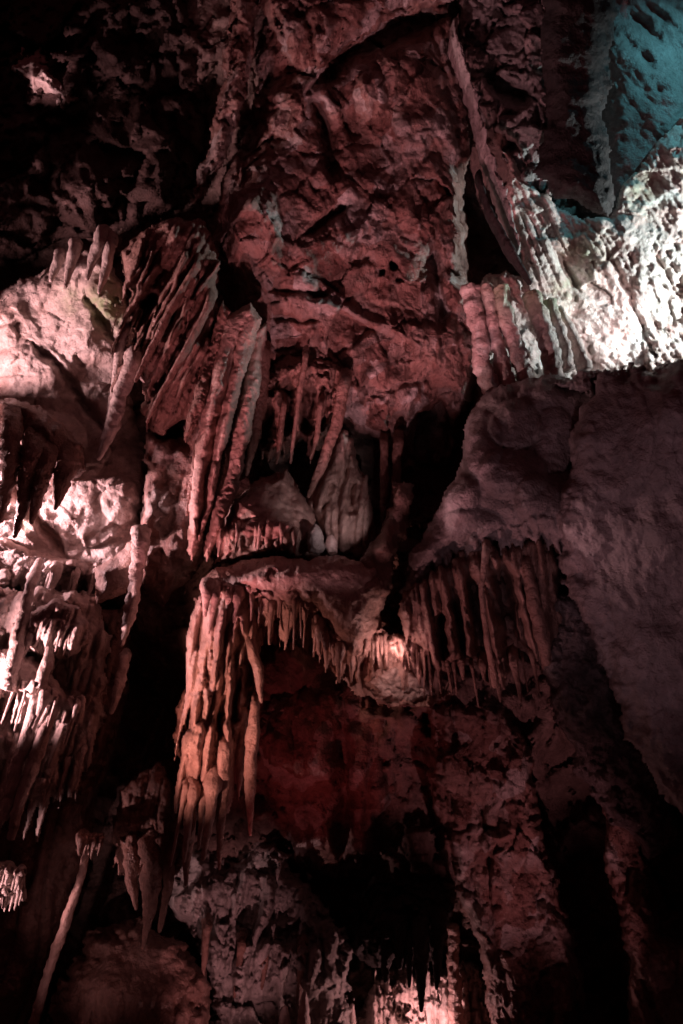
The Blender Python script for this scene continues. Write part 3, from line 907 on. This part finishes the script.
# ================================================================== right flowstone mass and big slab
rm = body("flowstone_mass", [(470, 420), (486, 392), (520, 378), (560, 372), (615, 380), (640, 430), (628, 500), (590, 545), (560, 545), (520, 534), (490, 548), (456, 558),
                             (428, 576), (408, 604), (398, 590), (412, 552), (434, 520), (444, 486), (462, 452)],
          [(490, 400, 10.2), (560, 410, 10.2), (440, 540, 9.4), (510, 510, 9.1), (410, 590, 9.6), (620, 440, 9.9), (580, 540, 9.05)], "smooth",
          lambda p, x, y, s: r_smooth(p, 0.3, s) + r_rough(p, 0.03, 0.1, s), edge=28, bulge=0.9, step=1.6,
          lumps=[(478, 442, 26, 32, 0.26), (516, 424, 26, 26, 0.24), (512, 474, 36, 26, 0.20), (456, 500, 24, 26, 0.25), (556, 440, 22, 34, 0.15), (472, 530, 34, 22, 0.15), (540, 500, 26, 26, 0.16)],
          grooves=[],
          ribs=gen_ribs([(404, 600), (430, 572), (470, 554), (500, 544), (530, 532), (554, 530)], 26, 10, 40, 4.2, 0.14, 62))
tag(rm, "bulging purplish flowstone mass right of the black gap", "flowstone mass")
sk = root("flowstone_skirt", "fluted skirt of ribs under the bulging right flowstone mass", "flowstone skirt", (490, 670, 9.7))
body("rock_face", [(398, 598), (425, 574), (460, 556), (490, 548), (520, 534), (548, 532), (562, 570), (566, 620), (560, 664), (540, 672), (520, 640), (506, 690), (486, 684), (474, 660), (440, 674), (414, 644), (400, 620)],
          [(420, 620, 9.6), (480, 620, 9.7), (540, 590, 9.5), (540, 650, 9.6)], "drape", rel_flute(0.13, 0.10, 0.2, 0.05), edge=14, bulge=0.5, step=1.3, parent=sk,
          grooves=[([(470, 572), (478, 620), (490, 690)], 8, 1.0), ([(500, 556), (508, 610), (520, 690)], 10, 1.1), ([(452, 590), (464, 660)], 5, 0.6), ([(436, 610), (446, 660)], 4, 0.5),
                   ([(560, 560), (568, 620)], 6, 0.5)],
          ribs=gen_ribs([(402, 612), (430, 586), (462, 564), (492, 556)], 22, 30, 120, 3.4, 0.18, 41, pw=1.3, lean=0.18)
          + gen_ribs([(494, 556), (522, 542), (554, 540)], 14, 40, 140, 3.8, 0.2, 42, pw=1.2, lean=0.18))
fringe(sk, [(404, 640), (440, 660), (474, 668), (506, 664), (550, 650)], 18, 12, 46, 2.4, 9.7, "drape", s=18)
for (pth, lab) in [
    ([(526, 560, 9.2, 4), (534, 600, 9.1, 6), (542, 640, 9.05, 7), (548, 668, 9.05, 4)], "blunt stalactite at the right of the fluted skirt"),
    ([(486, 545, 9.2, 4), (481, 590, 9.15, 2.6), (487, 640, 9.2, 3.2), (496, 690, 9.3, 4)], "slim free column in front of the fluted skirt"),
]:
    tag(tube("stalactite", pth, "drape", sides=22), lab, "stalactite")

tag(body("rock_slab", [(590, 378), (612, 370), (650, 372), (690, 352), (830, 330), (850, 1080), (760, 960), (690, 838), (652, 780), (612, 694), (582, 622), (560, 564), (548, 520), (566, 460)],
         [(600, 420, 8.9), (680, 420, 8.3), (570, 540, 8.8), (640, 640, 8.3), (700, 780, 7.9), (820, 600, 7.6)], "smooth",
         lambda p, x, y, s: r_smooth(p, 0.35, s) + fbm(p * np.array([3.0, 3.0, 0.8]), 5, s + 2) * 0.06 + r_rough(p * np.array([1, 1, 0.5]), 0.014, 0.07, s + 5) + r_crease(p, 0.9, 0.03, s + 7, (1.6, 1, 0.5)) + r_crease(p, 2.4, 0.012, s + 8, (1.5, 1, 0.5)), edge=64, bulge=0.75, thick=1.0, step=1.5, warp=11,
         lumps=[(615, 440, 40, 60, 0.15)]),
    "huge smooth purplish grey slab filling the right side", "rock slab")

tag(body("rock_ledge", [(556, 382), (584, 370), (612, 372), (628, 366), (652, 370), (672, 362), (690, 366), (690, 392), (640, 396), (590, 398)],
         [(570, 385, 9.7), (680, 375, 9.1)], "smooth", lambda p, x, y, s: r_fract(p, 0.14, 0.35, s, 0.5) + r_rough(p, 0.03, 0.1, s), edge=9, bulge=0.4, step=1.2, warp=7, wlam=22),
    "broken rim catching white light along the top of the slab", "rock rim")

# ================================================================== side chamber, upper right
tag(body("chamber_wall", [(498, 150), (540, 188), (575, 215), (612, 216), (628, 180), (660, 140), (700, 105), (840, 70), (850, 420), (690, 400), (600, 420), (480, 420), (462, 310),
                          (486, 274), (524, 276), (514, 230)],
         [(520, 220, 12.9), (480, 340, 12.4), (580, 300, 12.8), (640, 240, 12.9), (700, 290, 13.1), (820, 250, 13.8)], "white",
         lambda p, x, y, s: r_fract(p, 0.06, 0.5, s, 0.5) + r_rough(p, 0.025, 0.1, s) + r_smooth(p, 0.35, s + 3) + r_flute(p, 0.17, 0.045, s + 6, (x * 0.85 - y * 0.5) * 0.018, wob=0.8) + r_crease(p, 2.2, 0.03, s + 9)
         + r_flute(p, 0.2, 0.2, s + 4) * np.exp(-((x - 530) / 40) ** 2 - ((y - 245) / 45) ** 2),
         edge=9, bulge=0.3, step=1.4,
         grooves=[([(600, 236), (622, 280), (640, 320), (662, 372)], 3, 0.12), ([(555, 250), (580, 290)], 4, 0.2), ([(650, 250), (683, 300)], 3, 0.12)],
         moss=[(585, 255, 22, 0.45), (640, 190, 20, 0.35), (565, 290, 16, 0.4)]),
    "brilliantly lit white and pink wall of the upper right chamber", "rock wall")
G = "flowstone columns in the lit upper right chamber"
for (pth, lab, ms) in [
    ([(470, 286, 11.7, 9), (478, 330, 11.5, 9), (490, 390, 11.3, 9), (496, 420, 11.2, 8)], "leftmost pink column of the lit upper right chamber", 0),
    ([(486, 284, 11.6, 7), (494, 330, 11.5, 7), (508, 390, 11.3, 8)], "narrow pink column second from left in the chamber", 0.3),
    ([(500, 286, 11.5, 8), (510, 330, 11.4, 8), (524, 372, 11.3, 9), (530, 400, 11.2, 8)], "green-topped white column left of the dark slot", 0.8),
    ([(530, 292, 11.6, 9), (542, 325, 11.5, 9), (552, 360, 11.4, 10), (556, 385, 11.3, 8)], "green-topped white column right of the dark slot", 0.8),
    ([(546, 300, 11.7, 7), (560, 335, 11.6, 8), (570, 372, 11.5, 8)], "wavy white column against the lit chamber wall", 0.8),
    ([(556, 308, 11.9, 6), (574, 340, 11.8, 7), (586, 372, 11.7, 7)], "rightmost half-buried column of the lit chamber", 0.3),
]:
    tag(tube("flowstone_column", pth, "white", sides=22, rough=0.2, bump=0.3, moss=ms, tip=False), lab, "flowstone column", G)

tag(tube("drapery", [(452, 40, 12.1, 3), (466, 85, 12.0, 3), (484, 150, 11.9, 3.2), (502, 205, 11.9, 3.5), (517, 256, 11.7, 3)], "grey", flat=5.0, rough=0.3, bump=0.4, sides=24),
    "long pale grainy rib descending from roof to the chamber", "drapery")
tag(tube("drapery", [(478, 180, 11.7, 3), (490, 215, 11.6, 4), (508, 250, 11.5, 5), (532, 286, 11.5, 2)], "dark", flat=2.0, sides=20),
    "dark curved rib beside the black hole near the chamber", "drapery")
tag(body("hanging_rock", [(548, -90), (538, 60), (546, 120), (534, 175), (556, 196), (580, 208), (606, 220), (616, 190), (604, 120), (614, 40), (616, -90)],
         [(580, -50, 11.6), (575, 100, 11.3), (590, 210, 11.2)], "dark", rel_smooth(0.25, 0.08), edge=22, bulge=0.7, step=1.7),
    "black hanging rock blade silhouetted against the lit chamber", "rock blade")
tag(body("limestone_wall", [(452, -90), (560, -90), (552, 60), (558, 140), (560, 200), (520, 190), (496, 150), (476, 110), (460, 50)],
         [(480, 60, 12.6), (540, 100, 12.6), (510, 180, 13.0)], "grey", rel_fract(0.3, 0.5, 0.2), edge=18, bulge=0.6, step=1.5,
         grooves=[([(480, 72), (510, 92), (535, 100)], 8, 0.8), ([(480, 130), (520, 150)], 8, 0.6)]),
    "creased grey limestone wall between pillar and black blade", "rock wall")
tag(body("limestone_wall", [(596, -110), (850, -110), (850, 260), (700, 250), (640, 255), (604, 245), (600, 120)],
         [(620, 100, 13.6), (700, 0, 14.0), (820, 50, 13.6), (640, 220, 13.5)], "smooth", lambda p, x, y, s: r_smooth(p, 0.4, s) + r_crease(p, 0.9, 0.04, s) + 0.3 * r_flute(p, 0.4, 0.15, s + 2, wob=0.8), edge=40, bulge=0.8, step=1.6,
         grooves=[([(630, 12), (664, 46)], 5, 0.12), ([(640, -2), (672, 22)], 4, 0.10), ([(624, 34), (654, 70)], 6, 0.12), ([(650, 74), (664, 92)], 4, 0.06)]),
    "smooth teal lit wall in the upper right corner", "rock wall")

# ================================================================== lower left columns
tag(body("calcite_ledge", [(-70, 540), (0, 536), (40, 552), (80, 556), (106, 568), (98, 584), (60, 582), (0, 592), (-70, 604)],
         [(0, 560, 11.3), (100, 575, 11.2)], "cream", lambda p, x, y, s: r_fract(p, 0.1, 0.5, s, 0.4) + r_smooth(p, 0.2, s + 2), edge=12, bulge=0.6, step=1.2,
         ribs=gen_ribs([(0, 584), (50, 574), (100, 576)], 9, 14, 50, 4, 0.15, 71)),
    "bright pale ledge at the foot of the left grotto", "calcite ledge")
cb = root("flowstone_wall", "folded pale flowstone wall behind the two dripping tiers at lower left", "flowstone wall", (30, 800, 10.2))
body("rock_face", [(-70, 596), (20, 590), (70, 588), (104, 600), (112, 650), (104, 720), (84, 770), (40, 800), (-70, 830)],
     [(0, 640, 10.3), (90, 640, 10.7), (30, 760, 10.1)], "cream", lambda p, x, y, s: r_flute(p, 0.2, 0.12, s, wob=0.7) + r_smooth(p, 0.4, s) + r_crease(p, 1.5, 0.05, s), edge=20, bulge=0.6, step=1.4, parent=cb, warp=12,
     ribs=gen_ribs([(0, 640), (60, 625), (104, 640)], 12, 20, 70, 4.5, 0.2, 91) + gen_ribs([(-10, 745), (50, 740), (98, 720)], 18, 20, 90, 4.0, 0.2, 92, lean=0.12)
     + gen_ribs([(0, 800), (50, 790), (84, 765)], 9, 15, 60, 4.0, 0.2, 93))
fringe(cb, [(0, 780), (50, 775), (90, 750)], 7, 20, 50, 2.4, 10.0, "cream", s=23)
cl = body("flowstone_cascade", [(26, 612), (50, 598), (84, 604), (94, 640), (76, 656), (22, 652)], 9.8, "cream", rel_flute(0.16, 0.14, 0.1), edge=12, bulge=0.4, step=1.2, ribs=gen_ribs([(28, 640), (50, 630), (84, 640)], 11, 14, 34, 4.2, 0.16, 72))
tag(cl, "upper tier of pale dripping flowstone at lower left", "flowstone cascade", "flowstone tiers at lower left")
fringe(cl, [(26, 642), (48, 634), (78, 640)], 5, 12, 26, 2.6, 9.6, "cream", s=12)
fringe(cl, [(34, 580), (60, 576), (98, 578)], 6, 26, 64, 2.4, 10.9, "cream", s=13)
c2 = body("flowstone_cascade", [(-40, 660), (10, 650), (36, 655), (60, 680), (76, 700), (84, 716), (50, 712), (20, 700), (-40, 706)], 9.6, "cream", rel_rough(0.12, 0.2), edge=12, bulge=0.5, step=1.2, ribs=gen_ribs([(-10, 690), (20, 690), (50, 700), (84, 708)], 16, 25, 90, 4.0, 0.16, 73, lean=0.1))
tag(c2, "lower tier of pale dripping flowstone at lower left", "flowstone cascade", "flowstone tiers at lower left")
fringe(c2, [(-6, 690), (20, 692), (44, 700), (80, 708)], 7, 25, 75, 2.6, 9.4, "cream", s=14)
for (pth, lab) in [
    ([(40, 560, 11.0, 4), (30, 585, 9.9, 5), (18, 640, 9.5, 7), (6, 690, 9.4, 8)], "straight pale column left of the upper flowstone tier"),
    ([(56, 626, 9.9, 3), (50, 648, 9.6, 4), (46, 668, 9.5, 6), (38, 690, 9.4, 7)], "short pale column joining the two flowstone tiers"),
    ([(42, 684, 9.7, 4), (34, 706, 9.35, 5), (26, 740, 9.3, 6), (14, 780, 9.2, 7), (4, 820, 9.2, 5)], "thin column below the lower flowstone tier"),
    ([(60, 698, 9.7, 4), (50, 720, 9.35, 5), (40, 745, 9.3, 7), (24, 790, 9.2, 6), (10, 840, 9.2, 4)], "knobbly column right under the lower flowstone tier"),
]:
    tag(tube("flowstone_column", pth, "cream", bump=0.4, tip=False), lab, "flowstone column")
tag(body("calcite_veil", [(92, 566), (112, 556), (134, 540), (144, 556), (136, 588), (116, 598), (96, 604)], 10.1, "flow", rel_smooth(0.1, 0.01), edge=14, bulge=0.4, step=1.2, warp=3),
    "smooth glossy veil of calcite bridging left grotto bottom", "calcite veil")
for (pth, lab) in [
    ([(142, 540, 10.1, 8), (136, 580, 10.0, 6), (130, 615, 10.0, 6), (121, 648, 9.9, 2)], "knobbly lit stalactite hanging beside the calcite veil"),
    ([(126, 660, 10.3, 5), (118, 690, 10.2, 5), (110, 716, 10.2, 2)], "dim stalactite below the knobbly lit one"),
]:
    tag(tube("stalactite", pth, "cream", bump=0.7), lab, "stalactite")
tag(body("rock_column", [(96, 610), (132, 600), (128, 680), (112, 760), (84, 860), (60, 960), (30, 1060), (-60, 1060), (-40, 900), (0, 780), (60, 700)],
         [(100, 620, 11.3), (40, 900, 10.6)], "drape", lambda p, x, y, s: r_smooth(p, 0.5, s) + r_flute(p, 0.3, 0.2, s, wob=0.8) + r_crease(p, 1.5, 0.06, s), edge=30, bulge=0.8, step=2.0),
    "dark unlit rock column rising through the lower left", "rock column")
tag(tube("flowstone_column", [(90, 842, 9.9, 4), (80, 880, 9.8, 3.5), (64, 928, 9.7, 5), (44, 985, 9.6, 4.5), (30, 1040, 9.5, 5)], "flow", bump=0.4, rough=0.15, tip=False),
    "slender column catching light in the dark lower left corner", "flowstone column")
f1 = body("flowstone_fringe", [(72, 838), (84, 826), (104, 840), (102, 850), (76, 850)], 9.8, "flow", rel_rough(0.1, 0.15), edge=7, bulge=0.3, step=1.1, warp=3)
tag(f1, "small dripping fringe atop the slender dark corner column", "flowstone fringe")
fringe(f1, [(78, 848), (102, 846)], 6, 8, 14, 2.2, 9.6, "flow", s=15)
f2 = body("flowstone_fringe", [(-30, 868), (10, 860), (28, 876), (26, 900), (8, 904), (-30, 910)], 9.6, "cream", rel_rough(0.16, 0.15), edge=10, bulge=0.4, step=1.1, warp=4)
tag(f2, "pale dripping fringe at the left edge near the bottom", "flowstone fringe")
fringe(f2, [(-4, 874), (26, 880)], 7, 8, 16, 2.4, 9.3, "cream", s=16)
fringe(f2, [(-4, 900), (24, 896)], 7, 8, 18, 2.4, 9.3, "cream", s=17)

G = "pendants hanging over the lower left boulder"
for (pth, lab) in [
    ([(152, 850, 9.8, 12), (151, 885, 9.7, 10), (148, 915, 9.6, 5), (143, 952, 9.5, 1.3)], "fattest pointed pendant over the lower left boulder"),
    ([(171, 850, 9.9, 8), (167, 890, 9.8, 6), (159, 935, 9.7, 1.3)], "dark pendant right of the fattest pointed one"),
    ([(130, 850, 9.9, 8), (132, 880, 9.8, 6), (137, 912, 9.7, 1.5)], "knobbly pendant left of the fattest pointed one"),
]:
    tag(tube("stalactite", pth, "drape", sides=22, bump=0.4), lab, "stalactite", G)
tag(body("hanging_rock", [(118, 790), (160, 760), (180, 800), (182, 860), (160, 868), (122, 866), (112, 830)], 10.2, "drape", lambda p, x, y, s: r_rough(p, 0.12, 0.2, s) + r_flute(p, 0.2, 0.12, s), edge=18, bulge=0.6, step=1.3,
         ribs=gen_ribs([(116, 850), (150, 852), (184, 850)], 12, 20, 70, 5, 0.2, 74)),
    "knobbly dark rock from which the lower left pendants hang", "hanging rock")
tag(body("limestone_boulder", [(48, 1080), (64, 970), (92, 928), (140, 918), (180, 936), (208, 980), (216, 1080)],
         [(140, 930, 10.4), (130, 1010, 9.4)], "drape", lambda p, x, y, s: r_smooth(p, 0.4, s) + r_rough(p, 0.025, 0.1, s) + 0.5 * r_flute(p, 0.4, 0.15, s + 1, wob=0.8), edge=45, bulge=1.0, step=1.5, warp=12),
    "big smooth dim boulder at the lower left bottom", "boulder")
tag(body("rubble_wall", [(160, 905), (172, 880), (196, 850), (226, 860), (250, 838), (292, 850), (318, 890), (344, 925), (352, 980), (365, 1080), (195, 1080), (206, 985), (186, 944)],
         [(240, 880, 11.2), (250, 1000, 10.6)], "grey", lambda p, x, y, s: r_fract(p, 0.13, 0.45, s, 0.4) + r_rough(p, 0.05, 0.12, s) + 0.8 * r_flute(p, 0.24, 0.15, s, wob=1.0) + r_smooth(p, 0.45, s), edge=30, bulge=0.8, step=1.4, warp=14, wlam=30,
         ribs=gen_ribs([(190, 900), (240, 880), (300, 900), (340, 950)], 14, 20, 80, 5, 0.2, 81, lean=0.3) + gen_ribs([(210, 950), (330, 960)], 10, 20, 70, 5, 0.2, 82, lean=0.3)),
    "pale creased rock wall under the red flowstone curtain", "rock wall")
G = "little stalactites hanging along the pale creased wall"
for (pth, lab) in [
    ([(207, 925, 10.5, 5), (205, 950, 10.45, 3.6), (203, 982, 10.4, 1.2)], "black spike hanging beside the big dim boulder"),
    ([(242, 942, 10.5, 5), (238, 970, 10.45, 3.2), (234, 1000, 10.4, 1.2)], "brown spike right of the black one"),
    ([(266, 946, 10.6, 4), (264, 972, 10.5, 3), (261, 992, 10.5, 1.1)], "faint spike in the middle of the pale wall"),
    ([(303, 946, 10.5, 6), (300, 975, 10.4, 4.5), (298, 1008, 10.4, 1.4)], "dark spike above the pale bottom stumps"),
]:
    tag(tube("stalactite", pth, "drape"), lab, "stalactite", G)
G = "pale stalagmites along the bottom edge"
for (px, top, r, dd, lab) in [
    (285, 1004, 5, 10.2, "pale stump left of its pair at the bottom"), (304, 990, 5, 10.2, "pale stump right of its pair at the bottom"),
    (352, 1002, 3, 11.2, "faint thin stump in the dark bottom middle"),
    (411, 972, 3.5, 11.3, "thin pointed stalagmite left of the longest black pendant"), (428, 968, 3.5, 11.3, "thin pointed stalagmite right of the longest black pendant"),
    (446, 990, 6, 11.1, "brightest broad stalagmite in the bottom grotto"),
]:
    tag(tube("stalagmite", [(px, 1060, dd, r * 1.8), (px, 1030, dd, r * 1.4), (px, (top + 1024) / 2, dd, r), (px, top, dd, 1.4)], "cream", sides=20), lab, "stalagmite", G)
tag(tube("flowstone_column", [(453, 924, 10.9, 5), (454, 960, 10.9, 6), (456, 1000, 10.8, 7), (458, 1050, 10.8, 9)], "flow", bump=0.7, tip=False),
    "knobbly reddish column right of the bright bottom grotto", "flowstone column")
tag(body("grotto_wall", [(360, 1000), (385, 965), (410, 975), (440, 970), (476, 960), (505, 1000), (530, 1080), (340, 1080)], [(370, 1000, 11.6), (430, 1000, 11.4), (500, 1030, 11.3)], "cream", lambda p, x, y, s: r_fract(p, 0.13, 0.4, s, 0.5) + r_flute(p, 0.2, 0.15, s), edge=14, bulge=0.4, step=1.3,
         ribs=[([(x_, y_, 1.5), (x_ + 1, y_ + 25, 4), (x_ + 2, y_ + 60, 7)], 0.2) for x_, y_ in [(376, 968), (388, 975), (399, 950), (405, 968), (420, 985), (437, 975), (462, 960), (474, 975), (486, 990)]]),
    "bright pinkish rock at the bottom grotto", "rock wall")
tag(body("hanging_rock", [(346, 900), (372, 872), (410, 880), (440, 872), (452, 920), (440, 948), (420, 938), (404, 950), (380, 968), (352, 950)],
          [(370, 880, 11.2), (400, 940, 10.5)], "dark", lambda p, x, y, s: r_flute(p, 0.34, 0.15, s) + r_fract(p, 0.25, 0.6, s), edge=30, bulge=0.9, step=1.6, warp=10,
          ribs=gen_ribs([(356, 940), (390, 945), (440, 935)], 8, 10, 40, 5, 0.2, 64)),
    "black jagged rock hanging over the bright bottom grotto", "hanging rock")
tag(body("rock_bulge", [(262, 700), (300, 676), (340, 690), (392, 700), (404, 740), (398, 800), (370, 860), (330, 880), (290, 860), (262, 820), (256, 760)],
         [(280, 720, 11.0), (380, 720, 11.3), (330, 850, 11.6)], "fract", lambda p, x, y, s: r_rough(p, 0.1, 0.3, s) + r_smooth(p, 0.5, s + 1) + r_flute(p, 0.4, 0.2, s + 2, wob=0.8) + r_rough(p, 0.03, 0.1, s + 4), edge=36, bulge=0.8, step=1.6, warp=14,
         grooves=[([(340, 720), (344, 800), (336, 860)], 8, 0.5)]),
    "deep red bulge of rock in the shade under the centre ledge", "rock bulge")
G = "black pendants over the bright bottom grotto"
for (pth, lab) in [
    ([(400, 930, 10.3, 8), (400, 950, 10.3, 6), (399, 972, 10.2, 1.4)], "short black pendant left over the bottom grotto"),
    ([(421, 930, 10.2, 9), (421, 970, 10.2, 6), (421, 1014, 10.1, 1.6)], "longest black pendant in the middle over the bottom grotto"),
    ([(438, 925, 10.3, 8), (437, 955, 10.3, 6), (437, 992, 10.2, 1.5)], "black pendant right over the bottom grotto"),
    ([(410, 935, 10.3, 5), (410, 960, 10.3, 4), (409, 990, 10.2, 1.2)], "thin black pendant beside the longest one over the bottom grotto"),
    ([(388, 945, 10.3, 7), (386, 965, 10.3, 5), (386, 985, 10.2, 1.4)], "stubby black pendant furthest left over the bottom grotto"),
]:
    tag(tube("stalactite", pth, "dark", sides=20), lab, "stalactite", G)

# ================================================================== lower right
tag(body("rough_wall", [(426, 700), (500, 690), (530, 760), (548, 850), (580, 950), (596, 1080), (500, 1080), (478, 960), (450, 880), (430, 790)],
         [(460, 720, 10.3), (500, 830, 10.3), (540, 1000, 9.9)], "fract", lambda p, x, y, s: r_rough(p * np.array([1, 1, 0.5]), 0.05, 0.3, s) + r_rough(p * np.array([1, 1, 0.6]), 0.03, 0.1, s + 4) + r_fract(p, 0.10, 0.6, s, 0.4) + 0.9 * r_flute(p, 0.35, 0.17, s + 2, wob=1.0) + r_crease(p, 1.8, 0.06, s + 6, (1.4, 1, 0.6)) + r_smooth(p, 0.4, s + 3), edge=22, bulge=0.7, step=1.5),
    "coarse crusted wall descending to the lower right", "rock wall")
tag(body("rough_ridge", [(536, 650), (556, 590), (586, 590), (612, 650), (638, 706), (664, 768), (690, 836), (650, 860), (606, 812), (576, 770), (552, 710)],
         [(560, 620, 9.6), (600, 740, 9.4), (650, 830, 9.1)], "wet", lambda p, x, y, s: r_rough(p, 0.16, 0.2, s) + r_rough(p, 0.07, 0.08, s + 4), edge=14, bulge=0.5, step=1.4),
    "rough dark wet ridge along the lower edge of the slab", "rock ridge")
tag(body("crusted_column", [(602, 780), (640, 796), (648, 860), (664, 930), (700, 950), (730, 1080), (640, 1080), (622, 950), (606, 870)],
         [(620, 800, 9.5), (660, 1000, 8.9)], "fract", lambda p, x, y, s: r_rough(p * np.array([1, 1, 0.6]), 0.05, 0.2, s) + r_rough(p, 0.04, 0.08, s + 4) + r_crease(p, 2.0, 0.06, s + 6) + 0.8 * r_flute(p, 0.3, 0.15, s + 2, wob=0.9) + r_smooth(p, 0.3, s + 3), edge=16, bulge=0.6, step=1.4),
    "crusted rock column in the lower right corner", "rock column")
